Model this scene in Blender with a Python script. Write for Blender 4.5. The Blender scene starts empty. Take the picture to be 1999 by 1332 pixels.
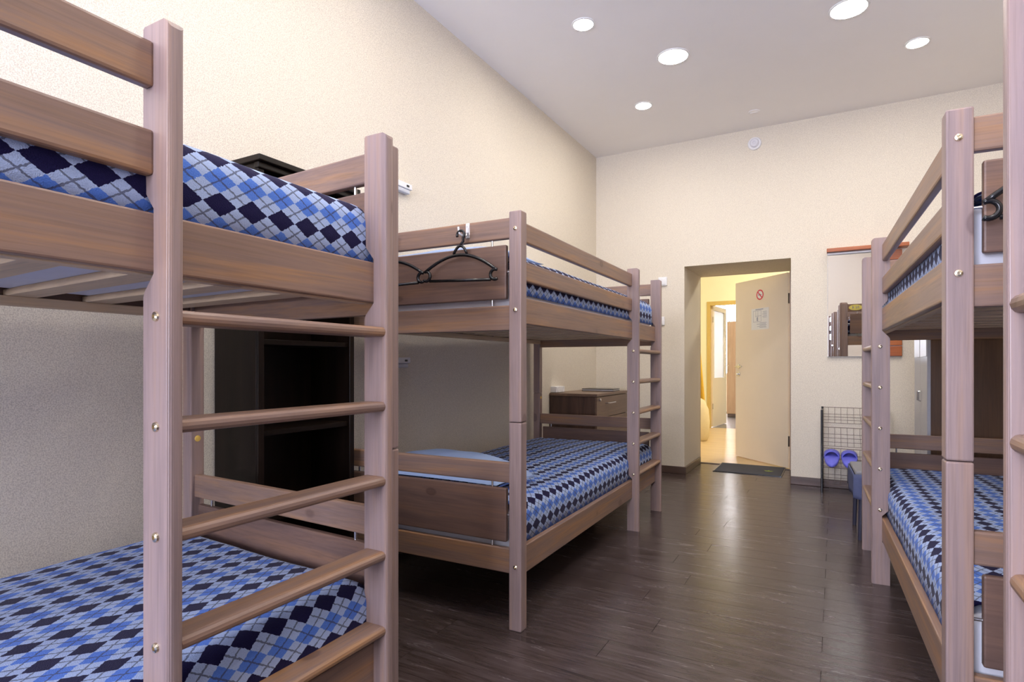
import bpy, bmesh, math, random
from mathutils import Vector, Matrix, noise
random.seed(7)
SC = bpy.context.scene
COL = SC.collection
R = math.radians

# ------------------------------------------------------------------ camera
LEFT, RIGHT, BACK, REAR, TOP = -2.097, 1.30, 5.482, -2.70, 3.101
cam_d = bpy.data.cameras.new('camera'); cam = bpy.data.objects.new('camera', cam_d); COL.objects.link(cam)
cam.location = (0, 0, 1.023)
cam.rotation_euler = (R(90), 0, 0.5101)
cam_d.sensor_width = 36.0
cam_d.lens = 36.0 * 1127.25 / 1999
cam_d.shift_y = (711.69 - 666.0) / 1999
cam_d.clip_start = 0.02
SC.camera = cam

# ------------------------------------------------------------------ world, daylight, exposure
world = bpy.data.worlds.new('world'); SC.world = world; world.use_nodes = True
world.node_tree.nodes['Background'].inputs[0].default_value = (0.62, 0.74, 1.0, 1)
world.node_tree.nodes['Background'].inputs[1].default_value = 1.0
SC.view_settings.view_transform = 'Standard'
SC.view_settings.look = 'None'
SC.view_settings.gamma = 1.0
SC.view_settings.use_curve_mapping = False
SC.view_settings.exposure = 0.35
SC.cycles.use_denoising = True
SC.cycles.max_bounces = 8
SC.cycles.diffuse_bounces = 5
SC.cycles.use_adaptive_sampling = True
SC.cycles.adaptive_threshold = 0.02
SC.cycles.sample_clamp_indirect = 8.0
# daylight standing outside the wide window in the rear wall
WINS = ((-1.95, 0.08, 0.75, 2.75),)      # x0, x1, z0, z1
DAY = 66.0                                                          # watts per square metre of window
for wx0, wx1, wz0, wz1 in WINS:
    ld = bpy.data.lights.new('daylight', 'AREA'); ld.shape = 'RECTANGLE'
    ld.size = wx1 - wx0; ld.size_y = wz1 - wz0
    ld.energy = DAY * ld.size * ld.size_y; ld.color = (0.78, 0.81, 1.0)
    lo = bpy.data.objects.new('daylight', ld); COL.objects.link(lo)
    lo.location = ((wx0 + wx1) / 2, REAR - 0.28, (wz0 + wz1) / 2)
    lo.rotation_euler = (R(90), 0, 0)
LAMP_SMALL, LAMP_BIG, LAMP_HALL, LAMP_FAR = 120.0, 110.0, 165.0, 30.0

# ------------------------------------------------------------------ helpers
def tag(o, label=None, cat=None, group=None, kind=None):
    if label: o['label'] = label
    if cat: o['category'] = cat
    if group: o['group'] = group
    if kind: o['kind'] = kind
    return o

def empty(name, loc=(0, 0, 0), rz=0.0):
    o = bpy.data.objects.new(name, None); COL.objects.link(o)
    o.location = loc; o.rotation_euler = (0, 0, rz); o.empty_display_size = 0.05
    return o

def link(name, me, parent=None):
    o = bpy.data.objects.new(name, me); COL.objects.link(o)
    if parent is not None: o.parent = parent
    return o

def obj(name, bm, mat, parent=None, smooth=False):
    me = bpy.data.meshes.new(name)
    bmesh.ops.recalc_face_normals(bm, faces=bm.faces)
    bm.to_mesh(me); bm.free()
    if smooth:
        for p in me.polygons: p.use_smooth = True
    me.materials.append(mat)
    return link(name, me, parent)

def box(bm, x0, x1, y0, y1, z0, z1, bev=0.0, seg=2):
    if x1 < x0: x0, x1 = x1, x0
    if y1 < y0: y0, y1 = y1, y0
    vs = [bm.verts.new(p) for p in ((x0,y0,z0),(x1,y0,z0),(x1,y1,z0),(x0,y1,z0),(x0,y0,z1),(x1,y0,z1),(x1,y1,z1),(x0,y1,z1))]
    fs = [bm.faces.new([vs[i] for i in q]) for q in ((0,3,2,1),(4,5,6,7),(0,1,5,4),(1,2,6,5),(2,3,7,6),(3,0,4,7))]
    if bev > 0:
        es = list({e for f in fs for e in f.edges})
        bmesh.ops.bevel(bm, geom=es, offset=bev, segments=seg, affect='EDGES', profile=0.5)
    return bm

def bx(*a, **k): return box(bmesh.new(), *a, **k)

def prism(bm, pts, axis, lo_, hi):
    """extrude a 2-D outline along an axis: pts are the two other coordinates in x,y,z order"""
    def p3(p, t):
        if axis == 'x': return (t, p[0], p[1])
        if axis == 'y': return (p[0], t, p[1])
        return (p[0], p[1], t)
    a = [bm.verts.new(p3(p, lo_)) for p in pts]; b = [bm.verts.new(p3(p, hi)) for p in pts]
    n = len(pts)
    bm.faces.new(a); bm.faces.new(b[::-1])
    for i in range(n): bm.faces.new((a[i], b[i], b[(i+1) % n], a[(i+1) % n]))
    return bm

def tube(bm, pts, r, seg=8, closed=False, cap=True):
    pts = [Vector(p) for p in pts]; n = len(pts); rings = []
    up = None
    for i, p in enumerate(pts):
        if closed: t = pts[(i+1) % n] - pts[i-1]
        else: t = pts[min(i+1, n-1)] - pts[max(i-1, 0)]
        t.normalize()
        if up is None:
            up = Vector((0,0,1)) if abs(t.z) < .9 else Vector((1,0,0))
        u = (up - t * up.dot(t)); u.normalize(); v = t.cross(u); up = u
        rr = r[i] if isinstance(r, (list, tuple)) else r
        rings.append([bm.verts.new(p + (u*math.cos(k*2*math.pi/seg) + v*math.sin(k*2*math.pi/seg))*rr) for k in range(seg)])
    m = n if closed else n-1
    for i in range(m):
        A, B = rings[i], rings[(i+1) % n]
        for k in range(seg): bm.faces.new((A[k], A[(k+1)%seg], B[(k+1)%seg], B[k]))
    if cap and not closed:
        bm.faces.new(rings[0][::-1]); bm.faces.new(rings[-1])
    return bm

def lathe(bm, prof, seg=24, mtx=None):
    """profile of (radius, height) turned about z"""
    rings = []
    for r, z in prof:
        if r < 1e-6: ring = [bm.verts.new((0, 0, z))]
        else: ring = [bm.verts.new((r*math.cos(k*2*math.pi/seg), r*math.sin(k*2*math.pi/seg), z)) for k in range(seg)]
        rings.append(ring)
    for A, B in zip(rings, rings[1:]):
        if len(A) == 1 and len(B) == 1: continue
        for k in range(seg):
            k2 = (k+1) % seg
            if len(A) == 1: bm.faces.new((A[0], B[k], B[k2]))
            elif len(B) == 1: bm.faces.new((A[k], A[k2], B[0]))
            else: bm.faces.new((A[k], A[k2], B[k2], B[k]))
    if mtx is not None:
        bmesh.ops.transform(bm, matrix=mtx, verts=[v for r_ in rings for v in r_])
    return bm

def rot_to(d, loc):
    """matrix turning +z to direction d and moving to loc"""
    return Matrix.Translation(Vector(loc)) @ Vector((0,0,1)).rotation_difference(Vector(d)).to_matrix().to_4x4()

# ------------------------------------------------------------------ materials
class NT:
    def __init__(s, name):
        s.m = bpy.data.materials.new(name); s.m.use_nodes = True
        s.t = s.m.node_tree; s.b = s.t.nodes['Principled BSDF']
    def n(s, typ, **k):
        x = s.t.nodes.new(typ)
        for a, v in k.items(): setattr(x, a, v)
        return x
    def l(s, a, b): s.t.links.new(a, b)
    def math(s, op, a, b=None):
        x = s.n('ShaderNodeMath', operation=op)
        for i, v in enumerate((a, b)):
            if v is None: continue
            if isinstance(v, (int, float)): x.inputs[i].default_value = v
            else: s.l(v, x.inputs[i])
        return x.outputs[0]
    def ramp(s, fac, stops, interp='LINEAR'):
        x = s.n('ShaderNodeValToRGB'); x.color_ramp.interpolation = interp
        e = x.color_ramp.elements
        while len(e) < len(stops): e.new(0.5)
        for i, (p, c) in enumerate(stops):
            e[i].position = p; e[i].color = (*c, 1) if len(c) == 3 else c
        s.l(fac, x.inputs[0]); return x.outputs[0]
    def mix(s, fac, a, b, blend='MIX'):
        x = s.n('ShaderNodeMix', data_type='RGBA', blend_type=blend)
        for v, i in ((fac, 0), (a, 6), (b, 7)):
            if isinstance(v, (int, float)): x.inputs[i].default_value = v
            elif isinstance(v, tuple): x.inputs[i].default_value = (*v, 1)
            else: s.l(v, x.inputs[i])
        return x.outputs[2]
    def noise(s, vec, scale, detail=3, rough=.55, dist=0.0):
        x = s.n('ShaderNodeTexNoise'); x.inputs['Scale'].default_value = scale
        x.inputs['Detail'].default_value = detail; x.inputs['Roughness'].default_value = rough
        x.inputs['Distortion'].default_value = dist
        if vec is not None: s.l(vec, x.inputs['Vector'])
        return x.outputs[0]
    def coords(s, scale=(1,1,1), rand=True, src='Object'):
        tc = s.n('ShaderNodeTexCoord'); mp = s.n('ShaderNodeMapping')
        mp.inputs['Scale'].default_value = scale
        s.l(tc.outputs[src], mp.inputs['Vector'])
        if rand:
            oi = s.n('ShaderNodeObjectInfo')
            ad = s.n('ShaderNodeVectorMath', operation='SCALE'); ad.inputs[0].default_value = (13.1, 7.7, 23.3)
            s.l(oi.outputs['Random'], ad.inputs[3]); s.l(ad.outputs[0], mp.inputs['Location'])
        return mp.outputs[0]
    def bump(s, h, strength=.2, dist=.002):
        x = s.n('ShaderNodeBump'); x.inputs['Strength'].default_value = strength; x.inputs['Distance'].default_value = dist
        s.l(h, x.inputs['Height']); s.l(x.outputs[0], s.b.inputs['Normal'])
    def col(s, c):
        if isinstance(c, tuple): s.b.inputs['Base Color'].default_value = (*c, 1)
        else: s.l(c, s.b.inputs['Base Color'])
    def set(s, rough=.5, metal=0., spec=.5):
        s.b.inputs['Roughness'].default_value = rough; s.b.inputs['Metallic'].default_value = metal
        s.b.inputs['Specular IOR Level'].default_value = spec
        return s

def plain(name, c, rough=.5, metal=0., spec=.5, var=.08, vs=30.):
    k = NT(name).set(rough, metal, spec)
    f = k.noise(k.coords((1,1,1), False), vs, 3)
    k.col(k.mix(f, tuple(x*(1-var) for x in c), tuple(min(1, x*(1+var)) for x in c)))
    return k.m

def emis(name, c, s):
    k = NT(name).set(.5)
    k.col(c); k.b.inputs['Emission Color'].default_value = (*c, 1); k.b.inputs['Emission Strength'].default_value = s
    return k.m

def wood(name, axis, dark, mid, warm, rough=.38, knots=True, across=26., spec=.4):
    """stained pine with the grain along one axis of the object"""
    k = NT(name).set(rough, 0, spec)
    i = 'xyz'.index(axis)
    sc = [across]*3; sc[i] = 1.3
    v = k.coords(tuple(sc))
    g = k.noise(v, 1.0, 5, .62, .7)
    fine_s = [150.]*3; fine_s[i] = 4.
    fine = k.noise(k.coords(tuple(fine_s)), 1.0, 3, .6)
    c = k.ramp(g, [(.30, dark), (.50, mid), (.70, warm)])
    c = k.mix(k.ramp(fine, [(.35, (0,0,0)), (.7, (1,1,1))]), c, tuple(x*.82 for x in mid), 'MIX') if False else c
    c = k.mix(k.math('MULTIPLY', k.ramp(fine, [(.45, (0,0,0)), (.75, (1,1,1))]), .45), c, tuple(x*.5 for x in mid))
    if knots:
        ks = [5.5]*3; ks[i] = 3.3
        vo = k.n('ShaderNodeTexVoronoi'); vo.inputs['Scale'].default_value = 1.0
        k.l(k.coords(tuple(ks)), vo.inputs['Vector'])
        kf = k.ramp(vo.outputs['Distance'], [(.0, (1,1,1)), (.06, (.75,.75,.75)), (.09, (.9,.9,.9)), (.115, (.15,.15,.15)), (.22, (0,0,0))])
        c = k.mix(k.math('MULTIPLY', kf, .75), c, tuple(x*.42 for x in (mid[0], mid[1]*.9, mid[2]*.95)))
    k.col(c)
    k.bump(fine, .12, .001)
    return k.m

PD, PM, PW = (.205, .140, .125), (.285, .180, .132), (.40, .212, .100)
M_WOOD = {a: wood('stained_pine_' + a, a, PD, PM, PW) for a in 'xy'}
M_WOOD['z'] = wood('stained_pine_z', 'z', (.25, .185, .185), (.325, .235, .22), (.375, .245, .19))
M_PANEL = wood('stained_panel', 'x', (.13, .082, .07), (.185, .112, .088), (.25, .14, .09), across=14)
M_RAW = {a: wood('raw_pine_' + a, a, (.62, .46, .30), (.70, .53, .35), (.74, .55, .34), rough=.55) for a in 'xy'}
M_BRASS = plain('brass', (.78, .68, .50), .25, 1.0)
M_STEEL = plain('steel', (.72, .72, .74), .25, 1.0)
M_CAP = plain('yellow_cap', (.78, .52, .12), .4)
M_WHITE = plain('white_plastic', (.82, .82, .84), .35)
M_BLACK = plain('black_plastic', (.012, .012, .014), .22)
M_SHEET = plain('white_sheet', (.74, .75, .82), .9, spec=.1, var=.05)
M_PILLOW = plain('blue_pillowcase', (.36, .48, .76), .9, spec=.1, var=.12, vs=9)

def m_wall(name, lo_c, hi_c, sp=330.):
    k = NT(name).set(.85, 0, .25)
    v = k.coords((1,1,1), False)
    f = k.noise(v, sp, 2, .6)
    big = k.noise(v, 3., 2)
    c = k.mix(k.ramp(f, [(.36, (0,0,0)), (.60, (1,1,1))]), lo_c, hi_c)
    c = k.mix(k.math('MULTIPLY', big, .05), c, (.6, .55, .45))
    k.col(c); k.bump(f, .35, .0015)
    return k.m
M_WALL = m_wall('cream_wallpaper', (.60, .54, .455), (.84, .775, .66), 270.)
M_CEIL = plain('ceiling_paint', (.89, .87, .87), .6, var=.02, vs=4)
M_HALLW = plain('yellow_paint', (.88, .85, .62), .7, var=.03, vs=6)
M_BASEB = wood('dark_skirting', 'x', (.075, .048, .04), (.10, .065, .055), (.13, .085, .07), .35, False)
M_BASEB_Y = wood('dark_skirting_y', 'y', (.075, .048, .04), (.10, .065, .055), (.13, .085, .07), .35, False)

def m_floor():
    k = NT('dark_laminate').set(.24, 0, .5)
    v = k.coords((2.6, 17, 17))
    g = k.noise(v, 1.0, 6, .68, 1.1)
    fine = k.noise(k.coords((7, 130, 130)), 1.0, 3, .6)
    c = k.ramp(g, [(.30, (.026, .017, .016)), (.47, (.052, .036, .034)), (.60, (.072, .053, .053)), (.74, (.115, .090, .092))])
    c = k.mix(k.math('MULTIPLY', k.ramp(fine, [(.5, (0,0,0)), (.72, (1,1,1))]), .35), c, (.135, .108, .110))
    oi = k.n('ShaderNodeObjectInfo')
    c = k.mix(k.math('MULTIPLY', oi.outputs['Random'], .22), c, (.055, .035, .028))
    k.col(c)
    k.l(k.ramp(g, [(.3, (.20,.20,.20)), (.75, (.30,.30,.30))]), k.b.inputs['Roughness'])
    k.bump(fine, .10, .0008)
    return k.m
M_FLOOR = m_floor()
M_HALLF = wood('pale_laminate', 'x', (.62, .44, .24), (.70, .51, .29), (.76, .57, .33), .28, False, 10.)

def m_argyle():
    k = NT('argyle_fleece').set(.95, 0, .1)
    k.b.inputs['Sheen Weight'].default_value = .08
    uv = k.n('ShaderNodeUVMap'); uv.uv_map = 'cloth'
    nz = k.n('ShaderNodeTexNoise'); nz.inputs['Scale'].default_value = 160; nz.inputs['Detail'].default_value = 2
    k.l(uv.outputs[0], nz.inputs['Vector'])
    sb = k.n('ShaderNodeVectorMath', operation='SUBTRACT'); sb.inputs[1].default_value = (.5, .5, .5); k.l(nz.outputs[1], sb.inputs[0])
    scl = k.n('ShaderNodeVectorMath', operation='SCALE'); scl.inputs[3].default_value = .006; k.l(sb.outputs[0], scl.inputs[0])
    ad = k.n('ShaderNodeVectorMath', operation='ADD'); k.l(uv.outputs[0], ad.inputs[0]); k.l(scl.outputs[0], ad.inputs[1])
    sp = k.n('ShaderNodeSeparateXYZ'); k.l(ad.outputs[0], sp.inputs[0])
    u = k.math('DIVIDE', sp.outputs[0], .072); w = k.math('DIVIDE', k.math('ADD', sp.outputs[1], .070), .0485)
    a = k.math('ADD', w, u); b = k.math('SUBTRACT', w, u)
    row = k.math('FLOORED_MODULO', k.math('ADD', k.math('FLOOR', a), k.math('FLOOR', b)), 4.0)
    navy = k.math('LESS_THAN', row, .5)
    blue = k.math('COMPARE', row, 2.0); blue.node.inputs[2].default_value = .1
    fa = k.math('ABSOLUTE', k.math('SUBTRACT', k.math('FRACT', a), .5))
    fb = k.math('ABSOLUTE', k.math('SUBTRACT', k.math('FRACT', b), .5))
    line = k.math('LESS_THAN', k.math('MINIMUM', fa, fb), .042)
    fz = k.n('ShaderNodeTexNoise'); fz.inputs['Scale'].default_value = 420; k.l(uv.outputs[0], fz.inputs['Vector'])
    pale = k.mix(fz.outputs[0], (.29, .39, .64), (.48, .59, .86))
    bl = k.mix(fz.outputs[0], (.055, .15, .58), (.13, .27, .78))
    nv = k.mix(fz.outputs[0], (.005, .004, .030), (.014, .011, .066))
    c = k.mix(blue, pale, bl)
    c = k.mix(k.math('MULTIPLY', line, .75), c, (.06, .06, .10))
    c = k.mix(navy, c, nv)
    k.col(c)
    k.bump(fz.outputs[0], .5, .003)
    return k.m
M_ARGYLE = m_argyle()

# ------------------------------------------------------------------ the room
def structure(name, bm, mat, parent=None):
    o = obj(name, bm, mat, parent)
    if parent is None: o['kind'] = 'structure'
    return o

DX0, DX1, DTOP, DEEP = -1.226, -0.330, 1.935, 6.20          # doorway
bm = bx(LEFT - .12, LEFT, REAR - .2, BACK + .72, -.05, TOP + .1); structure('wall_left', bm, M_WALL)
bm = bx(RIGHT, RIGHT + .12, REAR - .2, BACK + .72, -.05, TOP + .1); structure('wall_right', bm, M_WALL)
bm = bmesh.new()
box(bm, LEFT - .1, DX0, BACK, DEEP, -.05, TOP + .1); box(bm, DX1, RIGHT + .1, BACK, DEEP, -.05, TOP + .1)
box(bm, DX0, DX1, BACK, DEEP, DTOP, TOP + .1)
structure('wall_back', bm, M_WALL)
bm = bmesh.new(); WZ0, WZ1 = WINS[0][2], WINS[0][3]
for x0, x1 in ((LEFT - .1, WINS[0][0]), (WINS[0][1], RIGHT + .1)): box(bm, x0, x1, REAR - .2, REAR, WZ0, WZ1)
box(bm, LEFT - .1, RIGHT + .1, REAR - .2, REAR, -.05, WZ0); box(bm, LEFT - .1, RIGHT + .1, REAR - .2, REAR, WZ1, TOP + .1)
structure('wall_rear', bm, M_WALL)
structure('ceiling', bx(LEFT - .1, RIGHT + .1, REAR - .2, BACK + .05, TOP, TOP + .1), M_CEIL)

floor = structure('floor', bx(LEFT - .05, RIGHT + .05, REAR - .05, DEEP, -.06, -.012), M_BASEB)
PW_, PL_ = .137, 1.28
full_me = None
row = 0
y = 2.322 - PW_ * 38
while y < DEEP - .001:
    x_edges = (LEFT, RIGHT) if y < BACK - .02 else (DX0, DX1)
    if y > REAR - .14:
        off = -.04 if row % 2 == 0 else -.04 + PL_ / 2 + (.07 if row % 4 == 1 else -.05)
        x = off - 3 * PL_
        while x < x_edges[1]:
            a, b = max(x, x_edges[0]), min(x + PL_, x_edges[1])
            yb = min(y + PW_, DEEP)
            if b - a > .01:
                if b - a > PL_ - .001 and yb - y > PW_ - .001:
                    if full_me is None:
                        t = bx(0, PL_ - .0018, 0, PW_ - .0018, -.012, 0)
                        full_me = bpy.data.meshes.new('plank'); t.to_mesh(full_me); t.free(); full_me.materials.append(M_FLOOR)
                    o = link('plank', full_me, floor)
                else:
                    o = obj('plank', bx(0, b - a - .0018, 0, yb - y - .0018, -.012, 0), M_FLOOR, floor)
                o.location = (a, y, 0)
            x += PL_
    y += PW_; row += 1

BH, BT = .068, .016
structure('baseboard_back', bx(LEFT + BT, DX0 + BT, BACK - BT, BACK, 0, BH, .004), M_BASEB)
structure('baseboard_back_right', bx(DX1 - .004, RIGHT - BT, BACK - BT, BACK, 0, BH, .004), M_BASEB)
structure('baseboard_jamb', bx(DX0, DX0 + BT, BACK - BT + .001, DEEP - .04, 0, BH, .004), M_BASEB_Y)
structure('baseboard_left', bx(LEFT, LEFT + BT, REAR, BACK - BT, 0, BH, .004), M_BASEB_Y)
structure('baseboard_right', bx(RIGHT - BT, RIGHT, REAR, BACK - BT, 0, BH, .004), M_BASEB_Y)

# window behind the camera
M_FRAME = plain('white_window_frame', (.80, .80, .80), .35)
kg = NT('window_glass'); t_ = kg.n('ShaderNodeBsdfTransparent'); g_ = kg.n('ShaderNodeBsdfGlossy'); g_.inputs['Roughness'].default_value = .02
mx_ = kg.n('ShaderNodeMixShader'); mx_.inputs[0].default_value = .07
kg.l(t_.outputs[0], mx_.inputs[1]); kg.l(g_.outputs[0], mx_.inputs[2]); kg.l(mx_.outputs[0], kg.t.nodes['Material Output'].inputs[0])
for wi, (wx0, wx1, wz0, wz1) in enumerate(WINS):
    win = empty('window_%d' % (wi + 1), ((wx0 + wx1) / 2, REAR - .1, wz0)); win['kind'] = 'structure'
    ww, wh = (wx1 - wx0) / 2, wz1 - wz0
    for s in (-1, 1): obj('frame', bx(s*ww, s*(ww - .06), -.03, .03, 0, wh), M_FRAME, win)
    for z0 in (0, wh - .06): obj('frame', bx(-ww + .06, ww - .06, -.03, .03, z0, z0 + .06), M_FRAME, win)
    obj('mullion', bx(-.03, .03, -.03, .03, .06, wh - .06), M_FRAME, win)
    for s in (-1, 1): obj('pane', bx(s*.03, s*(ww - .06), -.004, .004, .06, wh - .06), kg.m, win)
    obj('sill', bx(-ww - .05, ww + .05, .1, .28, -.035, 0, .004), M_FRAME, win)

# ------------------------------------------------------------------ hall beyond the doorway
FAR = 9.65
HX0, HX1 = -2.75, 1.2
structure('hall_floor', bx(HX0, HX1, DEEP, FAR + .1, -.06, 0), M_HALLF)
structure('hall_ceiling', bx(HX0, HX1, DEEP, FAR + .1, 2.95, 3.0), M_CEIL)
structure('hall_wall_left', bx(HX0 - .1, HX0, DEEP, FAR + .1, 0, 3.0), M_HALLW)
structure('hall_wall_right', bx(HX1, HX1 + .1, DEEP, FAR + .1, 0, 3.0), M_HALLW)
FX0, FX1, FTOP = -1.80, -.92, 2.03
bm = bmesh.new(); box(bm, HX0, FX0, FAR, FAR + .1, 0, 3.0); box(bm, FX1, HX1, FAR, FAR + .1, 0, 3.0); box(bm, FX0, FX1, FAR, FAR + .1, FTOP, 3.0)
structure('hall_wall_far', bm, M_HALLW)
M_BEIGE = plain('beige_door', (.82, .72, .60), .42, var=.03, vs=5)
M_OCHRE = plain('ochre_frame', (.62, .44, .13), .45)
fr = empty('trim_2', ((FX0 + FX1) / 2, FAR, 0)); fr['kind'] = 'structure'
hw = (FX1 - FX0) / 2
for s in (-1, 1): obj('jamb', bx(s*hw, s*(hw - .05), -.012, .1, 0, FTOP), M_OCHRE, fr)
obj('head', bx(-hw + .05, hw - .05, -.012, .1, FTOP - .06, FTOP), M_OCHRE, fr)
# room seen through the far door
EY = 13.2
structure('far_room_floor', bx(-4.2, 1.0, FAR + .1, EY, -.06, -.002), plain('far_floor', (.16, .14, .14), .25))
structure('far_room_ceiling', bx(-4.2, 1.0, FAR + .1, EY, 2.9, 2.95), M_CEIL)
structure('far_room_wall_left', bx(-4.3, -4.2, FAR + .1, EY, 0, 2.9), M_HALLW)
structure('far_room_wall_right', bx(1.0, 1.1, FAR + .1, EY, 0, 2.9), M_HALLW)
structure('far_room_wall_back', bx(-4.2, 1.0, EY, EY + .1, 0, 2.9), plain('far_wall', (.85, .76, .62), .8))
w2 = empty('window_2', (-2.3, EY - .03, .8)); w2['kind'] = 'structure'
M_SKYPANE = emis('bright_daylight_pane', (.95, .95, 1.0), LAMP_FAR)
for s in (-1, 1): obj('pane', bx(s*.02, s*.62, 0, .02, .04, 1.5), M_SKYPANE, w2)
for x0, x1, z0, z1 in ((-.66, -.62, 0, 1.54), (.62, .66, 0, 1.54), (-.62, .62, 0, .04), (-.62, .62, 1.5, 1.54), (-.02, .02, .04, 1.5)):
    obj('frame', bx(x0, x1, -.02, .03, z0, z1), M_FRAME, w2)

# far door leaf, swung into the far room
d2 = empty('door_2', (FX0 + .055, FAR + .08, 0), R(84)); d2['kind'] = 'structure'
M_FROST = NT('frosted_glass').set(.6, 0, .3)
M_FROST.col((.93, .93, .97)); M_FROST.b.inputs['Transmission Weight'].default_value = .55
for x0, x1, z0, z1 in ((0, .09, .01, 1.98), (.71, .80, .01, 1.98), (.09, .71, .01, .80), (.09, .71, 1.90, 1.98)):
    obj('rail', bx(x0, x1, -.02, .02, z0, z1), M_BEIGE, d2)
obj('glass', bx(.09, .71, -.006, .006, .80, 1.90), M_FROST.m, d2)
h_ = obj('door_handle', tube(bmesh.new(), [(.75, -.02, 1.0), (.75, -.06, 1.0), (.65, -.06, 1.0)], .009), M_STEEL, d2)
for z in (.3, 1.7): obj('hinge', bx(-.012, .004, -.03, -.018, z, z + .09), M_STEEL, d2)
# cupboard, curtain in the far room
cb = empty('cupboard', (-1.72, 11.85, 0))
M_TAN = wood('tan_board', 'z', (.42, .25, .14), (.48, .29, .17), (.52, .33, .2), .4, False)
obj('body', bx(-.12, .28, 0, .5, .06, 1.86), M_TAN, cb); obj('plinth', bx(-.11, .27, .01, .49, 0, .06), M_BASEB, cb)
obj('door', bx(-.115, .275, -.018, 0, .07, 1.85, .003), M_TAN, cb)
obj('handle', tube(bmesh.new(), [(.23, -.02, .9), (.23, -.045, .92), (.23, -.045, 1.08), (.23, -.02, 1.1)], .006), M_STEEL, cb)
tag(cb, 'tall tan cupboard in the bright room beyond the hall', 'cupboard')
def curtain(name, x0, x1, yy, z0, z1, mat, folds, amp, taper=0.):
    bm = bmesh.new(); n = folds * 8; g = []
    for j in range(13):
        f = j / 12; z = z1 + (z0 - z1) * f
        g.append([bm.verts.new((x0 + (x1 - x0) * (i / n) * (1 - taper * (1 - f)), yy + amp * math.sin(i / n * folds * 2 * math.pi) * (.5 + .5 * f), z)) for i in range(n + 1)])
    for j in range(12):
        for i in range(n): bm.faces.new((g[j][i], g[j][i+1], g[j+1][i+1], g[j+1][i]))
    o = obj(name, bm, mat, None, True)
    s = o.modifiers.new('thickness', 'SOLIDIFY'); s.thickness = .006
    return o
tag(curtain('curtain', -1.62, -1.25, 12.9, .002, 2.5, plain('pink_curtain', (.80, .62, .64), .9), 4, .03), 'pale pink curtain hanging in the bright far room', 'curtain')
cr = curtain('yellow_drape', -1.72, -1.54, 8.32, .002, 1.52, plain('yellow_cloth', (.72, .44, .05), .9), 2, .018, .72)
tag(cr, 'mustard yellow cloth hanging in the hall', 'cloth')
bm = bmesh.new(); lathe(bm, [(0, 0), (.16, .0), (.19, .06), (.20, .25), (.185, .42), (.13, .54), (.05, .585), (0, .59)], 20)
o = obj('bean_bag', bm, plain('cream_cloth', (.72, .62, .42), .9), None, True); o.location = (-1.66, 8.02, 0)
tag(o, 'pale rounded bag standing on the hall floor below the yellow cloth', 'bag')

# door of this room, opened into the hall
fr = empty('trim_1', ((DX0 + DX1) / 2, DEEP, 0)); fr['kind'] = 'structure'
hw = (DX1 - DX0) / 2
M_JAMB = plain('tan_door_frame', (.42, .31, .22), .45)
obj('jamb', bx(hw - .055, hw, .0, .05, 0, DTOP), M_JAMB, fr)
obj('jamb', bx(-hw - .06, -hw, .0, .03, 0, DTOP + .06), M_JAMB, fr)
obj('head', bx(-hw, hw - .055, .0, .05, DTOP, DTOP + .06), M_JAMB, fr)
obj('threshold', bx(-hw, hw - .055, -.02, .02, -.001, .006, .002), M_BASEB, fr)
HINGE = Vector((-.388, 6.262, 0)); FREE = Vector((-.953, 6.842, 0))
ang = math.atan2(FREE.y - HINGE.y, FREE.x - HINGE.x); DW = .81
door = empty('door_1', HINGE, ang); door['kind'] = 'structure'
obj('leaf', bx(0, DW, -.02, .02, .008, 1.925, .002), M_BEIGE, door)
# local +y of the leaf faces the camera side
FACE = .02
def on_leaf(px, pz, d=0.0): return door.matrix_basis @ Vector((px, FACE + d, pz))
obj('door_handle', tube(bmesh.new(), [(DW - .06, .02, 1.0), (DW - .06, .065, 1.0), (DW - .075, .07, 1.0), (DW - .17, .07, 1.0)], .009), M_STEEL, door)
obj('rosette', lathe(bmesh.new(), [(0, 0), (.026, 0), (.026, .006), (.02, .009), (0, .009)], 18, rot_to((0, 1, 0), (DW - .06, FACE, 1.0))), M_STEEL, door)
obj('rosette', lathe(bmesh.new(), [(0, 0), (.026, 0), (.026, .006), (.02, .009), (0, .009)], 18, rot_to((0, 1, 0), (DW - .06, FACE, .915))), M_STEEL, door)
obj('lock_knob', lathe(bmesh.new(), [(0, 0), (.012, 0), (.013, .02), (.009, .026), (0, .026)], 14, rot_to((0, 1, 0), (DW - .06, FACE + .008, .915))), M_STEEL, door)
for z in (.22, 1.62): obj('hinge', tube(bmesh.new(), [(-.008, .014, z), (-.008, .014, z + .10)], .009), plain('dark_hinge', (.12, .10, .09), .4, 1.), door)
# signs on the leaf
def leaf_frame(name, px, pz):
    e = empty(name, on_leaf(px, pz), ang); return e
sg = leaf_frame('no_smoking_sign', .405, 1.752)
M_RED = plain('red_print', (.68, .05, .10), .5); M_PAPER = plain('white_paper', (.80, .81, .83), .6, var=.03); M_INK = plain('grey_ink', (.30, .33, .44), .7)
obj('disc', lathe(bmesh.new(), [(0, 0), (.052, 0), (.052, .001), (0, .001)], 28, rot_to((0, 1, 0), (0, .0002, 0))), M_PAPER, sg)
bm = bmesh.new(); lathe(bm, [(.041, 0), (.054, 0), (.054, .0012), (.041, .0012), (.041, 0)], 28, rot_to((0, 1, 0), (0, .0012, 0))); obj('ring', bm, M_RED, sg)
bm = bx(-.042, .042, .0026, .0032, -.006, .006); bmesh.ops.rotate(bm, verts=bm.verts, cent=(0, 0, 0), matrix=Matrix.Rotation(R(-45), 3, 'Y')); obj('slash', bm, M_RED, sg)
obj('cigarette', bx(-.024, .026, .0014, .0022, -.006, .005), M_INK, sg)
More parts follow.
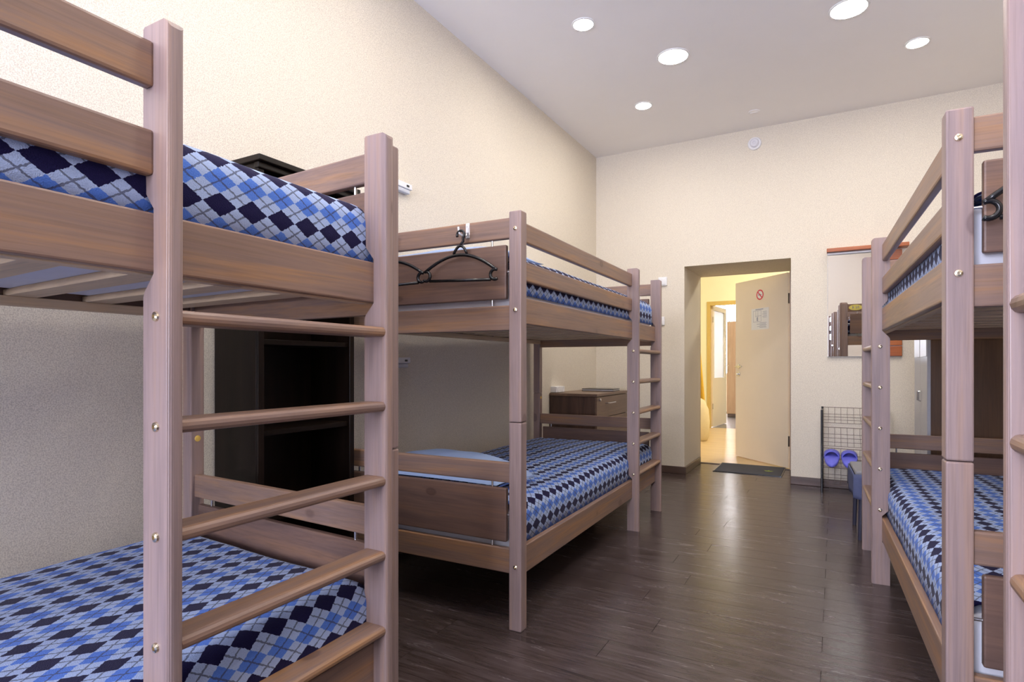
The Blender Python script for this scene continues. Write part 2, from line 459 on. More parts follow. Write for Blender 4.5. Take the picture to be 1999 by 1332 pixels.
tag(sg, 'round red and white no-smoking sticker on the beige door', 'sign')
nt = leaf_frame('paper_notice', .405, 1.50)
obj('sheet', bx(-.135, .135, .0002, .0014, -.112, .112), M_PAPER, nt)
bm = bmesh.new()
box(bm, -.05, .07, .0014, .0018, .096, .104)
for i in range(6): box(bm, -.105, -.105 + .05 + .03 * random.random(), .0014, .0018, .07 - i * .012, .073 - i * .012)
for x0, x1, z0, z1 in ((-.02, .105, .085, .088), (-.02, -.017, -.03, .085), (.102, .105, -.03, .085), (-.02, .105, -.03, -.027), (.03, .033, -.03, .085), (.065, .068, .02, .085), (-.02, .065, .03, .033)):
    box(bm, x0, x1, .0014, .0018, z0, z1)
box(bm, .036, .05, .0014, .0018, -.02, .02)
for i in range(5): box(bm, -.1 + .01 * (i % 2), .0 + .1 * random.random(), .0014, .0018, -.045 - i * .012, -.041 - i * .012)
obj('print', bm, M_INK, nt)
tag(nt, 'square printed paper notice taped to the beige door', 'notice')

# doormat
mt = empty('doormat', (-.722, 6.02, 0))
kk = NT('grey_carpet').set(.95, 0, .1); f = kk.noise(kk.coords((1,1,1), False), 260, 3); kk.col(kk.mix(f, (.06, .065, .08), (.15, .155, .18))); kk.bump(f, .8, .004)
bm = bx(-.29, .29, -.25, .25, .0, .009, .003); obj('pile', bm, kk.m, mt)
bm = bmesh.new()
for s in (-1, 1): box(bm, s * .29, s * .30, -.26, .26, 0, .006)
for s in (-1, 1): box(bm, -.29, .29, s * .25, s * .26, 0, .006)
obj('edge_binding', bm, M_BLACK, mt)
bm = bmesh.new()
for k in range(3):
    a = R(-50 + 50 * k); pts = [(.0, 0), (.022, .012), (.05, 0), (.022, -.012)]
    prism(bm, [(.17 + p[0] * math.sin(a) + p[1] * math.cos(a), -.06 + p[0] * math.cos(a) - p[1] * math.sin(a)) for p in pts], 'z', .009, .0105)
obj('leaf_motif', bm, plain('lime_print', (.42, .52, .06), .8), mt)
tag(mt, 'dark grey doormat with a lime leaf mark lying in the doorway', 'doormat')

# ------------------------------------------------------------------ bunk beds
W_, LEN = .975, 2.150
YL, YC, TL = 1.5213, 2.0717, .028
PWID, PDEP = .053, .050
HJ, HT = .800, 1.6122
RUNGS = [1.1052 - .1897 * i for i in range(5)]
SIDE_U, SIDE_L = (1.182, 1.285), (.203, .311)

def bolt_mesh():
    me = bpy.data.meshes.new('bolt')
    bm = bmesh.new(); lathe(bm, [(0, .0014), (.0032, .0014), (.0038, .005), (.0080, .0034), (.0090, .0), (0, 0)][::-1], 12, rot_to((0, -1, 0), (0, 0, 0)))
    bmesh.ops.recalc_face_normals(bm, faces=bm.faces); bm.to_mesh(me); bm.free(); me.materials.append(M_BRASS)
    return me
BOLT = bolt_mesh()

def bunk(origin, yaw, sg, rack=0.0):
    """sg=-1: wall on the left of the aisle; sg=+1: wall on the right. local x = sg * distance in from the outer face.
       rack: how far the wall-side posts stand behind the aisle-side ones (the frame is a little out of square)"""
    root = empty('bunk_bed', (origin[0], origin[1], 0), yaw)
    def P(name, a0, a1, b0, b1, z0, z1, ax, bev=.004, mat=None):
        bm = bx(sg * a0, sg * a1, b0, b1, z0, z1, bev)
        if rack:
            for v in bm.verts: v.co.y += rack * max(0., min(1., (abs(v.co.x)) / W_))
        return obj(name, bm, mat or M_WOOD[ax], root)
    for a in (0, W_ - PWID):
        for b in (0, LEN - PDEP):
            top = HT if b == 0 else HT - .012
            P('leg', a, a + PWID, b, b + PDEP, 0, HJ - .0008, 'z', .0045)
            P('post', a, a + PWID, b, b + PDEP, HJ + .0008, top, 'z', .0045)
    far0 = LEN - PDEP
    for a in (.018, W_ - .043):
        for z0, z1 in (SIDE_U, SIDE_L):
            P('side_rail', a, a + .025, PDEP, far0, z0, z1, 'y')
    for z0, z1 in ((1.502, 1.581), (1.350, 1.428)):
        P('guard_rail', .018, .043, PDEP, YL + .001, z0, z1, 'y', .006)
    # ladder: two notched planks and five rungs
    i0, i1, ao = .049, .018, -.024
    prof = [(ao, 0), (i0, 0), (i0, .165), (i1, .198), (i1, .318), (i0, .352), (i0, 1.140), (i0 - .004, 1.150), (i1, 1.180), (i1, 1.292), (i0 - .004, 1.326), (i0, 1.336), (i0, HT - .004), (i0 - .004, HT), (ao + .012, HT), (ao + .003, HT - .006), (ao, HT - .014)]
    for b in (YL, YC):
        bm = prism(bmesh.new(), [(sg * p[0], p[1]) for p in prof], 'y', b, b + TL)
        es = [e for e in bm.edges if abs(e.verts[0].co.y - e.verts[1].co.y) < 1e-6 and abs(e.verts[0].co.x - sg * ao) < .002 and abs(e.verts[1].co.x - sg * ao) < .002]
        bmesh.ops.bevel(bm, geom=es, offset=.010, segments=4, affect='EDGES', profile=.5)
        obj('ladder_plank', bm, M_WOOD['z'], root)
    for z in RUNGS:
        n = 6; pts = []
        for k in range(n + 1):
            t = -math.pi / 2 + math.pi * k / n
            pts.append((sg * (-.010 - .011 * math.cos(t)), z + .0125 * math.sin(t)))
        pts += [(sg * .042, z + .0125), (sg * .046, z + .009), (sg * .046, z - .009), (sg * .042, z - .0125)]
        obj('rung', prism(bmesh.new(), pts, 'y', YL + TL - .001, YC + .001), M_WOOD['y'], root)
    def bolt(a, b, z):
        o = link('bolt', BOLT, root); o.location = (sg * a, b - .0002, z)
    for z in RUNGS: bolt(.010, YL, z)
    for a in (PWID * .45,):
        for z in (1.544, 1.232, .247): bolt(a, 0, z)
    cp = obj('bolt_cap', lathe(bmesh.new(), [(.011, 0), (.010, .002), (0, .003)], 14, rot_to((-sg, 0, 0), (sg * (W_ - PWID), far0 + .025 + rack * (W_ - PWID) / W_, .765))), M_CAP, root)
    # both ends: board, hung panel, end rail, above and below
    for b in (.012, far0 + .013):
        y0, y1 = b, b + .025
        for z0, z1 in ((1.511, 1.592), (.563, .641)): P('end_board', PWID - .003, W_ - PWID + .003, y0, y1, z0, z1, 'x', .005)
        for z0, z1 in ((1.155, 1.252), (.213, .309)): P('end_rail', PWID - .003, W_ - PWID + .003, y0, y1, z0, z1, 'x', .004)
        for z0, z1 in ((1.277, 1.489), (.331, .541)):
            pn = P('end_panel', .072, W_ - .072, y0 + .001, y1 - .003, z0, z1, 'x', .005, M_PANEL)
            ym = (y0 + y1) / 2
            def pin(p, q):
                if rack:
                    p = (p[0], p[1] + rack * abs(p[0]) / W_, p[2]); q = (q[0], q[1] + rack * abs(q[0]) / W_, q[2])
                return obj('pin', tube(bmesh.new(), [p, q], .004, 8), M_STEEL, pn)
            for a in (.14, W_ - .14):
                pin((sg * a, ym, z1 - .004), (sg * a, ym, z1 + .026)); pin((sg * a, ym, z0 - .026), (sg * a, ym, z0 + .004))
            zm = (z0 + z1) / 2
            pin((sg * .051, ym, zm), (sg * .076, ym, zm)); pin((sg * (W_ - .076), ym, zm), (sg * (W_ - .051), ym, zm))
    # slats on ledgers
    for zl in (1.180, .215):
        for a in (.043, W_ - .043 - .028): P('ledger', a, a + .028, .07, far0 - .02, zl, zl + .026, 'y', .002, M_RAW['y'])
        for k in range(11):
            b = .09 + k * (far0 - .07 - .07 - .09) / 10
            P('slat', .045, W_ - .045, b, b + .07, zl + .026, zl + .044, 'x', .002, M_RAW['x'])
    return root

beds = []
B1 = ((-.9918, -.9537), .0105, -1, .062); B2 = ((-1.0426, 1.9335), .0179, -1, 0.); B3 = ((.2234, 1.6559), .0335, 1, 0.); B4 = ((.229, -1.052), 0., 1, 0.)
for (o_, yw, s_, rk), lab in ((B1, 'lilac-brown pine bunk bed standing right before the dark open bookcase'),
        (B2, 'brown pine bunk bed with black hangers on its end board, beside the chest of drawers'),
        (B3, 'lilac-brown pine bunk bed between the grey stool and another bed\'s ladder post'),
        (B4, 'pine bunk bed cut off by the frame, showing one tall ladder plank and rung ends')):
    b = bunk(o_, yw, s_, rk); tag(b, lab, 'bunk bed', 'pine bunk beds in the dormitory'); beds.append(b)

# ------------------------------------------------------------------ bedding
def place(o, spec):
    o.location = (spec[0][0], spec[0][1], o.location.z); o.rotation_euler = (0, 0, spec[1]); return o

def mattress(spec, z0, lab):
    sg, rk = spec[2], spec[3]
    bm = bx(sg * .052, sg * (W_ - .050), .048, LEN - PDEP - .012, z0, z0 + .178, .035, 4)
    if rk:
        for v in bm.verts: v.co.y += rk * abs(v.co.x) / W_ 
    o = obj('mattress', bm, M_SHEET, None, True); place(o, spec)
    return tag(o, lab, 'mattress', 'mattresses on the bunks')

def blanket(spec, ztop, lab, seed, drop=.155, bn=.075, crown=.016):
    sg, rk = spec[2], spec[3]
    a0, a1 = .044, W_ - .042
    b0, b1 = bn, LEN - PDEP - .006
    r = .055
    def profile(lo_, hi, d_lo, d_hi, step):
        """(arc length, coordinate, drop) from the bottom of one side over the top to the other"""
        out = []
        if d_lo:
            n = max(2, int((d_lo - r) / step))
            for i in range(n): out.append((lo_, d_lo - (d_lo - r) * i / n))
            for i in range(7):
                t = math.pi / 2 * i / 7
                out.append((lo_ + r * (1 - math.cos(t)), r * (1 - math.sin(t))))
            s = lo_ + r
        else: s = lo_
        e = hi - r if d_hi else hi
        n = max(4, int((e - s) / step))
        for i in range(n + 1): out.append((s + (e - s) * i / n, 0.))
        if d_hi:
            for i in range(1, 8):
                t = math.pi / 2 * i / 7
                out.append((hi - r * (1 - math.sin(t)), r * (1 - math.cos(t))))
            n = max(2, int((d_hi - r) / step))
            for i in range(1, n + 1): out.append((hi, r + (d_hi - r) * i / n))
        acc = 0.; res = []
        for i, p in enumerate(out):
            if i: acc += math.hypot(p[0] - out[i-1][0], p[1] - out[i-1][1])
            res.append((acc, p[0], p[1]))
        return res
    PA = profile(a0, a1, drop, drop, .035); PB = profile(b0, b1, 0, drop, .035)
    bm = bmesh.new(); uvl = bm.loops.layers.uv.new('cloth'); grid = []; uvs = {}
    for (s, a, da) in PA:
        rowv = []
        for (t, b, db) in PB:
            z = ztop - (da ** 4 + db ** 4) ** .25
            fa = (a - a0) / (a1 - a0); fb = (b - b0) / (b1 - b0)
            z += crown * (max(0., 1 - (2 * fa - 1) ** 2) * max(0., 1 - (2 * fb - 1) ** 4) - .0)
            nz = noise.noise(Vector((a * 3.1 + seed, b * 2.3, da * 5))) * .007 + noise.noise(Vector((a * 9, b * 7 + seed, da * 9))) * .0025
            off = noise.noise(Vector((a * 4 + seed * 2, b * 5, da * 6 + 3))) * .005 * (1 if da > 0.02 else 0)
            ain = a + (off if fa < .5 else -off)
            v = bm.verts.new((sg * ain, b + rk * ain / W_, z + (nz if da < .1 else 0)))
            uvs[v] = (t, s); rowv.append(v)
        grid.append(rowv)
    for i in range(len(PA) - 1):
        for j in range(len(PB) - 1):
            f = bm.faces.new((grid[i][j], grid[i][j+1], grid[i+1][j+1], grid[i+1][j]))
            for lp in f.loops: lp[uvl].uv = uvs[lp.vert]
    o = obj('blanket', bm, M_ARGYLE, None, True); place(o, spec)
    so = o.modifiers.new('thickness', 'SOLIDIFY'); so.thickness = .005; so.offset = 0
    return tag(o, lab, 'blanket', 'argyle fleece blankets on the bunks')

def pillow(spec, ca, cb, z0, la, lb, h, lab, tilt=0.):
    sg = spec[2]; n = 18; bm = bmesh.new(); top, bot = [], []
    for i in range(n + 1):
        rt, rb = [], []
        for j in range(n + 1):
            u, v = 2 * i / n - 1, 2 * j / n - 1
            p = max(0., (1 - abs(u) ** 2.6) * (1 - abs(v) ** 2.6)) ** .55
            x = ca + la / 2 * u * (1 - .07 * (1 - v * v)); y = cb + lb / 2 * v * (1 - .07 * (1 - u * u))
            wr = noise.noise(Vector((x * 9, y * 9, ca + z0))) * .006 * p
            zt = z0 + h * (.32 + .68 * p) + wr + tilt * (-v) * .5; zb = z0 + h * .32 * (1 - p) + tilt * (-v) * .25 * (1-p)
            rt.append(bm.verts.new((sg * x, y, zt))); rb.append(bm.verts.new((sg * x, y, zb)))
        top.append(rt); bot.append(rb)
    for i in range(n):
        for j in range(n):
            bm.faces.new((top[i][j], top[i+1][j], top[i+1][j+1], top[i][j+1])); bm.faces.new((bot[i][j], bot[i][j+1], bot[i+1][j+1], bot[i+1][j]))
    bmesh.ops.remove_doubles(bm, verts=bm.verts, dist=.0005)
    o = obj('pillow', bm, M_PILLOW, None, True); place(o, spec)
    return tag(o, lab, 'pillow', 'pillows on the bunks')

who = ('bed before the dark bookcase', 'bed with hangers beside the chest', 'bed next to the grey stool', 'bed showing only a ladder plank')
for k, spec in enumerate((B1, B2, B3, B4)):
    for z0, zt, lv in ((1.224, 1.428, 'upper'), (.259, .462, 'lower')):
        mattress(spec, z0, f'white mattress on the {lv} bunk of the {who[k]}')
        if lv == 'upper': zt = (1.440, 1.456, 1.432, 1.436)[k]
        blanket(spec, zt, f'blue argyle fleece blanket on the {lv} bunk of the {who[k]}', 3.7 * k + (1.3 if lv == 'lower' else 0), bn=.075, crown=(.028, .040, .02, .02)[k] if lv == 'upper' else .014)
pillow(B2, .52, .29, .462, .72, .40, .16, 'pale blue pillow on the lower bunk of the bed with hangers beside the chest', .03)
pillow(B2, .48, .29, 1.462, .70, .40, .085, 'pale blue pillow on the upper bunk of the bed with hangers beside the chest')
pillow(B3, .50, .29, 1.436, .72, .40, .10, 'pale blue pillow on the upper bunk of the bed next to the grey stool')

# ------------------------------------------------------------------ hooks and hangers
def hook(spec, a, z, lab):
    e = empty('double_hook', beds_mat(spec) @ Vector((spec[2] * a, .012, z)), spec[1])
    obj('plate', bx(-.009, .009, -.004, 0, -.030, .030, .002), M_WHITE, e)
    for s in (-1, 1):
        obj('prong', tube(bmesh.new(), [(s*.004, -.003, -.018), (s*.012, -.02, -.022), (s*.02, -.032, -.014), (s*.023, -.034, .002), (s*.024, -.034, .012)], .0042, 8), M_WHITE, e)
    obj('screw', lathe(bmesh.new(), [(.004, 0), (.003, .002), (0, .0025)], 10, rot_to((0, -1, 0), (0, -.004, .016))), M_STEEL, e)
    return tag(e, lab, 'hook', 'white double hooks on the bed ends')
def beds_mat(spec):
    return Matrix.Translation((spec[0][0], spec[0][1], 0)) @ Matrix.Rotation(spec[1], 4, 'Z')
hook(B2, .246, 1.560, 'white double hook holding the hangers on the brown end board')
hook(B2, .615, 1.560, 'white double hook on the end board behind the bookcase-side bed post')
hook(B3, .235, 1.560, 'white double hook on the bed end near the mirror wall')

def hanger(world, rz, lab, tilt=0.):
    """black plastic hanger with C-shaped ends; origin at the top of its hook"""
    e = empty('coat_hanger', world, rz); e.rotation_euler = (0, tilt, rz)
    hw_, zt, zb = .165, -.098, -.200
    hk = []
    for k in range(15):
        t = R(205 - 250 * k / 14); hk.append((-.001 + .017 * math.cos(t), 0, -.019 + .017 * math.sin(t)))
    hk += [(.012, 0, -.045), (.002, 0, -.055), (0, 0, -.068)]
    obj('hook', tube(bmesh.new(), hk, .0056, 8), M_BLACK, e, True)
    arch = [(-.031 + .031 * 2 * k / 10, 0, zt + .003 + .033 * math.sin(math.pi * k / 10) ** .8) for k in range(11)]
    obj('neck', tube(bmesh.new(), arch, .0056, 8), M_BLACK, e, True)
    sh = [(hw_ * (2 * k / 22 - 1), 0, zt - .062 * abs(2 * k / 22 - 1) ** 1.9) for k in range(23)]
    obj('shoulder', tube(bmesh.new(), sh, .0068, 8), M_BLACK, e, True)
    obj('bar', tube(bmesh.new(), [(-hw_ + .02, 0, zb), (hw_ - .02, 0, zb)], .0062, 8), M_BLACK, e, True)
    for s in (-1, 1):
        cx, cz, r_ = hw_ - .002, -.180, .0195
        c = [(s * (cx + r_ * math.cos(R(t))), 0, cz + r_ * math.sin(R(t))) for t in range(65, 316, 16)]
        obj('end_clip', tube(bmesh.new(), c, .0066, 8), M_BLACK, e, True)
    return tag(e, lab, 'hanger', 'black plastic coat hangers')
m2 = beds_mat(B2); m3 = beds_mat(B3)
hanger(m2 @ Vector((-.258, -.0205, 1.558)), B2[1], 'black plastic hanger hanging from a white hook on the brown bed end', R(2.5))
hanger(m2 @ Vector((-.618, -.0205, 1.560)), B2[1], 'black plastic hanger half hidden behind the ladder plank near the bookcase', R(-1))
hanger(m3 @ Vector((.224, -.0205, 1.558)), B3[1], 'black plastic hanger on the lilac-brown bed end across the aisle', R(-4))

# ------------------------------------------------------------------ wall fittings
def reading_lamp(y0, y1, z, lab):
    e = empty('reading_lamp', (LEFT, (y0 + y1) / 2, z)); h = (y1 - y0) / 2
    obj('housing', bx(0, .035, -h, h, -.006, .026, .004), M_WHITE, e)
    obj('diffuser', bx(.002, .030, -h + .008, h - .012, -.030, -.006, .006, 3), plain('milky_cover', (.62, .64, .70), .3), e)
    obj('switch', bx(.035, .039, h - .05, h - .03, .004, .014, .001), M_BLACK, e)
    return tag(e, lab, 'lamp', 'white reading lamps on the cream wall')
reading_lamp(2.30, 2.545, 2.00, 'white wall reading lamp above the upper bunk near the bookcase')
reading_lamp(2.30, 2.530, 1.035, 'white wall reading lamp under the upper bunk near the bookcase')

def switch(x, z, lab, n=1):
    e = empty('wall_switch', (x, BACK, z))
    obj('plate', bx(-.041, .041, -.022, 0, -.041, .041, .005), M_WHITE, e)
    obj('rocker', bx(-.030, .030, -.027, -.022, -.030, .030, .002), M_WHITE, e)
    return tag(e, lab, 'switch')
switch(-1.425, 1.808, 'white square wall plate higher up beside the doorway')
switch(-1.448, 1.434, 'white square light switch lower down beside the doorway')
e = empty('power_socket', (LEFT, 4.50, .81))
obj('box', bx(0, .055, -.085, .085, -.024, .026, .004), M_WHITE, e)
for s in (-1, 1): obj('outlet', lathe(bmesh.new(), [(.022, 0), (.022, .003), (.017, .003), (.016, .001), (0, .001)], 16, rot_to((1, 0, 0), (.055, s * .042, 0))), M_WHITE, e)
tag(e, 'white double socket box on the wall just above the chest', 'socket')
e = empty('smoke_detector', (-.618, BACK, 2.966))
obj('base', lathe(bmesh.new(), [(0, 0), (.056, 0), (.056, .012), (.050, .018), (0, .018)], 28, rot_to((0, -1, 0), (0, 0, 0))), M_WHITE, e, False)
obj('cap', lathe(bmesh.new(), [(.038, .018), (.038, .032), (.030, .040), (.012, .040), (.010, .037), (0, .037)], 28, rot_to((0, -1, 0), (0, 0, 0))), plain('detector_cap', (.70, .70, .76), .4), e, False)
tag(e, 'round white smoke detector high on the back wall', 'detector')
e = empty('ceiling_rosette', (-.581, 5.112, TOP))
obj('disc', lathe(bmesh.new(), [(0, 0), (.045, 0), (.042, .006), (0, .008)], 24, rot_to((0, 0, -1), (0, 0, 0))), M_CEIL, e)
obj('cross', bx(-.03, .03, -.004, .004, -.010, -.006), M_WHITE, e)
tag(e, 'small pale round cover on the ceiling near the back wall', 'cover')

# recessed ceiling lights; those out of view are added to light the room
M_TRIM = plain('light_trim', (.85, .85, .85), .35)
def downlight(x, y, r, mat, lab, grp):
    e = empty('ceiling_light', (x, y, TOP))
    obj('trim_ring', lathe(bmesh.new(), [(r, 0), (r + .012, 0), (r + .010, .005), (r, .006), (r, 0)], 28, rot_to((0, 0, -1), (0, 0, 0))), M_TRIM, e)
    obj('diffuser', lathe(bmesh.new(), [(0, .0005), (r, .0005), (r, .003), (0, .004)], 28, rot_to((0, 0, -1), (0, 0, 0))), mat, e)
    tag(e, lab, 'ceiling light', grp)
M_GLOW_S = emis('lamp_glow_small', (1.0, .93, .84), LAMP_SMALL); M_GLOW_B = emis('lamp_glow_big', (1.0, .93, .84), LAMP_BIG)
for x, y in ((-1.341, 3.289), (-1.342, 4.557), (.464, 4.529), (.464, 3.289), (-1.341, .75), (-1.341, 2.02), (.464, .75), (.464, 2.02)):  # those out of view continue the pattern, added for their light
    downlight(x, y, .060, M_GLOW_S, 'small round recessed ceiling light, glowing white', 'small recessed ceiling lights')
for x, y in ((-.953, 3.928), (.07, 3.90), (-.953, 1.40), (.07, 1.40)):  # the pair nearer the camera is unseen, added for light
    downlight(x, y, .095, M_GLOW_B, 'large round recessed ceiling light, glowing white', 'large recessed ceiling lights')
e = empty('hall_ceiling_lamp', (-.4, 8.0, 2.95))
obj('base', lathe(bmesh.new(), [(0, 0), (.17, 0), (.17, .02), (0, .02)], 28, rot_to((0, 0, -1), (0, 0, 0))), M_TRIM, e)
obj('shade', lathe(bmesh.new(), [(.16, .02), (.15, .06), (.10, .085), (0, .095)], 28, rot_to((0, 0, -1), (0, 0, 0))), emis('hall_glow', (1.0, .92, .74), LAMP_HALL), e)
tag(e, 'round glowing lamp on the hall ceiling beyond the doorway', 'ceiling light')

# ------------------------------------------------------------------ dark bookcase
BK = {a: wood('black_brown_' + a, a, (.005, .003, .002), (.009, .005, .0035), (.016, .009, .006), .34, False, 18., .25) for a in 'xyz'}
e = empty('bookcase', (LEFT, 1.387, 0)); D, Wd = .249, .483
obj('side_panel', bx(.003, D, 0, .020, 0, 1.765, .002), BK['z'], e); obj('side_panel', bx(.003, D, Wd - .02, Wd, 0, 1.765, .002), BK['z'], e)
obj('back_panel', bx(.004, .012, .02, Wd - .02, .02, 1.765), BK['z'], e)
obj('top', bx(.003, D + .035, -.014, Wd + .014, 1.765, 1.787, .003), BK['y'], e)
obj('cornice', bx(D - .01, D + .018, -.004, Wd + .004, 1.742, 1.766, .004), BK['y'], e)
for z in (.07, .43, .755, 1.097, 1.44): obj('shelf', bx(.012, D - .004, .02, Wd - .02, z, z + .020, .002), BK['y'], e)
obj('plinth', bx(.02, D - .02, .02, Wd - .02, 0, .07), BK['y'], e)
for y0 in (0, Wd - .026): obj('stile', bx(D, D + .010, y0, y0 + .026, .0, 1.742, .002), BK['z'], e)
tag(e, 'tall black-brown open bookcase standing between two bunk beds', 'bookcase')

# ------------------------------------------------------------------ chest of drawers
WN = {a: wood('walnut_' + a, a, (.045, .024, .017), (.075, .040, .028), (.125, .070, .046), .4, False, 12.) for a in 'xyz'}
WNT = wood('walnut_front', 'y', (.16, .10, .07), (.20, .125, .085), (.24, .15, .10), .35, False, 14.)
e = empty('chest_of_drawers', (LEFT, 4.387, 0)); D, Wd, Hh = .424, .78, .783
obj('carcass', bx(.004, D - .018, 0, Wd, .05, Hh - .022, .002), WN['z'], e); obj('plinth', bx(.02, D - .04, .01, Wd - .01, 0, .05), WN['y'], e)
obj('top', bx(.004, D + .004, -.004, Wd + .004, Hh - .022, Hh, .002), WNT, e)
for i in range(4):
    z1 = Hh - .027 - i * .175; z0 = z1 - .170
    d = obj('drawer', bx(D - .018, D, .003, Wd - .003, z0, z1, .002), WNT, e)
    zc = z1 - .055; yc = .30
    obj('handle', tube(bmesh.new(), [(D, yc - .10, zc), (D + .022, yc - .095, zc), (D + .025, yc - .08, zc), (D + .025, yc + .08, zc), (D + .022, yc + .095, zc), (D, yc + .10, zc)], .006, 8), M_STEEL, d)
    obj('lock', lathe(bmesh.new(), [(.012, 0), (.012, .008), (.009, .012), (0, .012)], 14, rot_to((1, 0, 0), (D, .065, z1 - .022))), M_STEEL, d)
tag(e, 'walnut-brown chest of drawers with a steel handle and lock in the corner', 'chest')
e = empty('folder', (LEFT + .22, 4.95, Hh), R(4))
obj('cover', bx(-.12, .17, -.10, .12, 0, .006, .002), M_BLACK, e); obj('papers', bx(-.115, .165, -.095, .115, .006, .016, .001), M_PAPER, e); obj('cover', bx(-.12, .17, -.10, .12, .016, .022, .002), M_BLACK, e)
tag(e, 'thin black folder lying on top of the chest', 'folder')

# ------------------------------------------------------------------ mirror panel, wardrobe by the back wall
e = empty('wall_mirror', (-.06, BACK, 1.085))
M_ORANGE = wood('orange_board', 'x', (.30, .075, .02), (.40, .11, .03), (.48, .15, .045), .35, False, 16.)
obj('backing', bx(.004, .52, -.012, 0, .0, .85), M_WHITE, e)
km = NT('mirror_silver').set(.01, 1.0); km.col((.90, .91, .90))
# the glass hangs a little askew and leans forward at the top
mr = obj('mirror', bx(0, .394, -.005, 0, 0, .835, .002, 1), km.m, e); mr.location = (.006, -.022, .002); mr.rotation_euler = (.022, 0, .026)
for i in range(2): obj('wood_panel', bx(.41, .52, -.026, -.012, .003 + i * .085, .083 + i * .085, .004), M_ORANGE, e)
for i in range(2, 10): obj('wood_panel', bx(.41, .52, -.026, -.012, .003 + i * .085, .083 + i * .085, .004), M_ORANGE, e)
obj('shelf', bx(0, .56, -.11, 0, .855, .885, .004), M_ORANGE, e)
obj('light_strip', bx(.004, .40, -.062, -.012, .838, .853, .002), M_WHITE, e)
tag(e, 'tall wall mirror with an orange-brown wooden shelf on top', 'mirror')
WB = wood('wardrobe_side', 'z', (.075, .036, .016), (.11, .054, .024), (.14, .072, .034), .4, True, 12.)
e = empty('wardrobe', (.475, 4.02, 0))
Wx = RIGHT - .475 - .02
obj('side_panel', bx(.0, Wx, 0, .018, .06, 1.66, .002), WB, e); obj('side_panel', bx(0, Wx, .58, .598, .06, 1.66, .002), WB, e)
obj('back_panel', bx(Wx - .01, Wx, .018, .58, .06, 1.66), WB, e); obj('plinth', bx(.03, Wx, .01, .59, 0, .06), M_BASEB, e)
obj('top', bx(-.012, Wx, -.006, .604, 1.66, 1.68, .002), WB, e)
M_GREYD = plain('grey_door', (.42, .42, .45), .35)
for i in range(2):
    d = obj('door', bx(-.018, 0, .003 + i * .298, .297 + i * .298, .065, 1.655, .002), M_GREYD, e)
    obj('reflection_panel', bx(-.021, -.018, .018 + i * .298, .285 + i * .298, 1.068, 1.62, .001), M_WHITE, d)  # bright reflection on the glossy door, built as a white sheet
    yy = .27 if i == 0 else .33
    obj('handle', tube(bmesh.new(), [(-.018, yy, .80), (-.03, yy, .803), (-.03, yy, .857), (-.018, yy, .86)], .004, 8), M_STEEL, d)
tag(e, 'brown wardrobe with grey doors, a bright reflection built on as white panels, behind the bunk bed near the mirror', 'wardrobe')

# ------------------------------------------------------------------ stool
e = empty('stool', (.262, 4.10, 0), R(3))
M_SLATE = plain('slate_cloth', (.10, .115, .21), .9, spec=.1, var=.15); M_SEAT = plain('grey_seat', (.22, .22, .24), .7)
obj('seat', bx(-.17, .17, -.19, .21, .375, .402, .010, 3), M_SEAT, e)
bm = bmesh.new(); n = 48; g = []
for j in range(7):
    f = j / 6; rr = []
    for i in range(n):
        t = i / n * 4; s = int(t); u = t - s
        cs = [(-.178, -.198), (.178, -.198), (.178, .218), (-.178, .218)]
        p = cs[s]; q = cs[(s + 1) % 4]; x = p[0] + (q[0] - p[0]) * u; y_ = p[1] + (q[1] - p[1]) * u
        k = 1 + f * (.02 + .015 * math.sin(i * 1.3))
        rr.append(bm.verts.new((x * k, y_ * k, .385 - f * (.135 + .012 * math.sin(i * .8)))))
    g.append(rr)
for j in range(6):
    for i in range(n): bm.faces.new((g[j][i], g[j][(i+1) % n], g[j+1][(i+1) % n], g[j+1][i]))
c_ = obj('skirt', bm, M_SLATE, e, True); so = c_.modifiers.new('thickness', 'SOLIDIFY'); so.thickness = .004
M_LEG = plain('dark_leg', (.035, .035, .06), .4)
for sx in (-1, 1):
    for sy in (-1, 1):
        obj('leg', tube(bmesh.new(), [(sx * .135, .01 + sy * .165, .38), (sx * .145, .01 + sy * .18, .0)], [.014, .011], 10), M_LEG, e)
tag(e, 'low stool with a slate-blue cloth skirt and grey seat by the bed ladder', 'stool')

# ------------------------------------------------------------------ shoe rack and slippers
e = empty('shoe_rack', (-.092, 5.23, 0))
M_WIRE = plain('dark_wire', (.16, .11, .09), .4, .5); RWX, RWY = .445, .20
for x in (0, RWX):
    for y_ in (0, RWY): obj('upright', tube(bmesh.new(), [(x, y_, 0), (x, y_, .675 if y_ else .66)], .0085, 10), M_BLACK, e)
    obj('side_bar', tube(bmesh.new(), [(x, 0, .645), (x, RWY, .66)], .006, 8), M_BLACK, e); obj('side_bar', tube(bmesh.new(), [(x, 0, .10), (x, RWY, .10)], .006, 8), M_BLACK, e)
for zb, zf in ((.615, .560), (.450, .375), (.278, .215), (.118, .070)):
    # basket shelf: sloping grid with an upstand at the back
    top = zb + .055
    bm = bmesh.new()
    for k in range(4):
        y_ = RWY * k / 3; z = zf + (zb - zf) * k / 3
        tube(bm, [(.006, y_, z), (RWX - .006, y_, z)], .0018, 6)
    tube(bm, [(.006, RWY, top), (RWX - .006, RWY, top)], .0024, 6)
    for k in range(1, 10):
        x = RWX * k / 10
        tube(bm, [(x, 0, zf), (x, RWY, zb), (x, RWY, top)], .0013, 5)
    obj('wire_shelf', bm, M_WIRE, e)
tag(e, 'black and brown wire shoe rack with four sloping shelves', 'shoe rack')
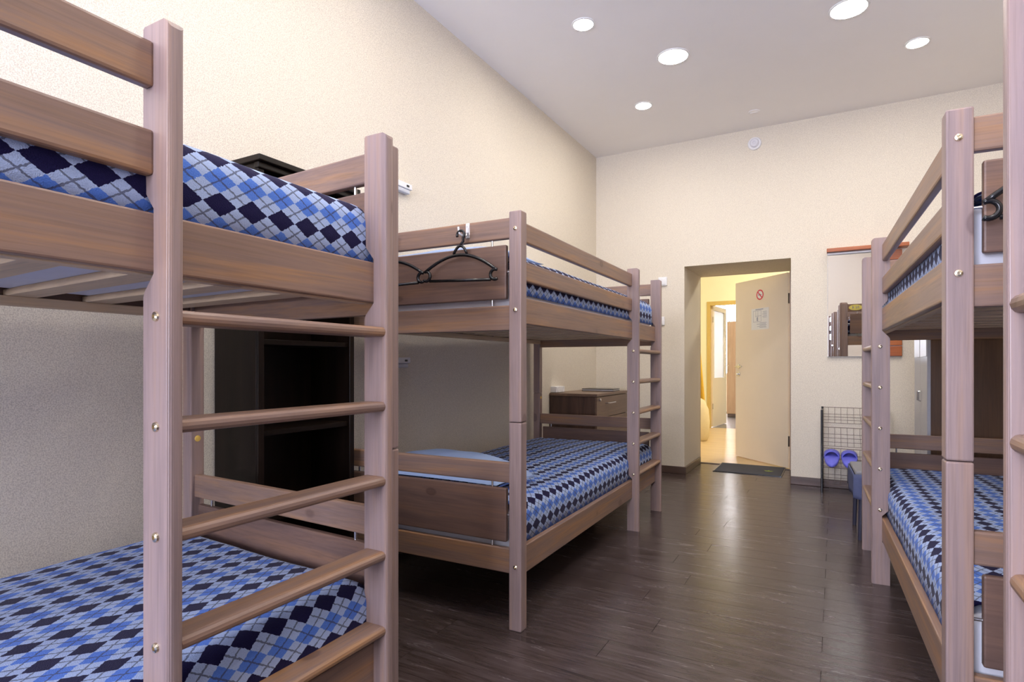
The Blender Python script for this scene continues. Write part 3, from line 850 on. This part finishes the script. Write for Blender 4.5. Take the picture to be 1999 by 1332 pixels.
def slipper(x, lab):
    # lies on the third shelf, toe towards the wall
    zs = lambda y_: .215 + (.278 - .215) * (y_ / RWY) + .004
    e = empty('slipper', (-.092 + x, 5.23, 0))
    M_S = bpy.data.materials.get('blue_foam') or plain('blue_foam', (.16, .17, .75), .55)
    bm = bmesh.new(); n = 28; rings = []
    out = []
    for i in range(n):
        t = 2 * math.pi * i / n
        yy = .085 + .115 * -math.cos(t); w = .052 * (1 - .14 * math.cos(t)) * math.sin(t)
        out.append((w, yy))
    for dz, k in ((0, .96), (.006, 1.0), (.020, 1.0), (.026, .95)):
        rings.append([bm.verts.new((p[0] * k, .085 + (p[1] - .085) * k, zs(p[1]) + dz)) for p in out])
    for A, B in zip(rings, rings[1:]):
        for i in range(n): bm.faces.new((A[i], A[(i+1) % n], B[(i+1) % n], B[i]))
    bm.faces.new(rings[0][::-1]); bm.faces.new(rings[-1])
    obj('sole', bm, M_S, e, True)
    bm = bmesh.new(); g = []
    for j in range(7):
        yy = .190 - .090 * j / 6; hgt = .040 + .022 * j / 6 ; rr = []
        for i in range(13):
            t = math.pi * i / 12
            rr.append(bm.verts.new((.057 * math.cos(t), yy, zs(yy) + .010 + hgt * math.sin(t))))
        g.append(rr)
    for j in range(6):
        for i in range(12): bm.faces.new((g[j][i], g[j][i+1], g[j+1][i+1], g[j+1][i]))
    s = obj('strap', bm, M_S, e, True); so = s.modifiers.new('thickness', 'SOLIDIFY'); so.thickness = .007
    return tag(e, lab, 'slipper', 'pair of blue slippers on the shoe rack')
slipper(.068, 'bright blue foam slipper on the wire shoe rack')
slipper(.192, 'bright blue foam slipper on the wire shoe rack')

# ------------------------------------------------------------------ number plate on the end of the bed facing the mirror
e = empty('number_plate', m3 @ Vector((.124, LEN - .0125, 1.553)), B3[1])
bm = bmesh.new(); prism(bm, [(.062 * math.cos(2 * math.pi * k / 32), .030 * math.sin(2 * math.pi * k / 32)) for k in range(32)], 'y', 0, .004)
obj('plate', bm, plain('yellow_plate', (.80, .70, .16), .4), e)
tc = bpy.data.curves.new('number', 'FONT'); tc.body = 'N 4'; tc.size = .042; tc.align_x = 'CENTER'; tc.align_y = 'CENTER'; tc.extrude = .0004
to = bpy.data.objects.new('number', tc); COL.objects.link(to)
bpy.context.view_layer.update()
me = bpy.data.meshes.new_from_object(to.evaluated_get(bpy.context.evaluated_depsgraph_get())); bpy.data.objects.remove(to)
me.materials.clear(); me.materials.append(M_INK)
o = link('number', me, e); o.rotation_euler = (R(90), 0, R(180)); o.location = (0, .0045, 0)
tag(e, 'yellow oval number plate on a bed end board, seen in the wall mirror', 'plate')
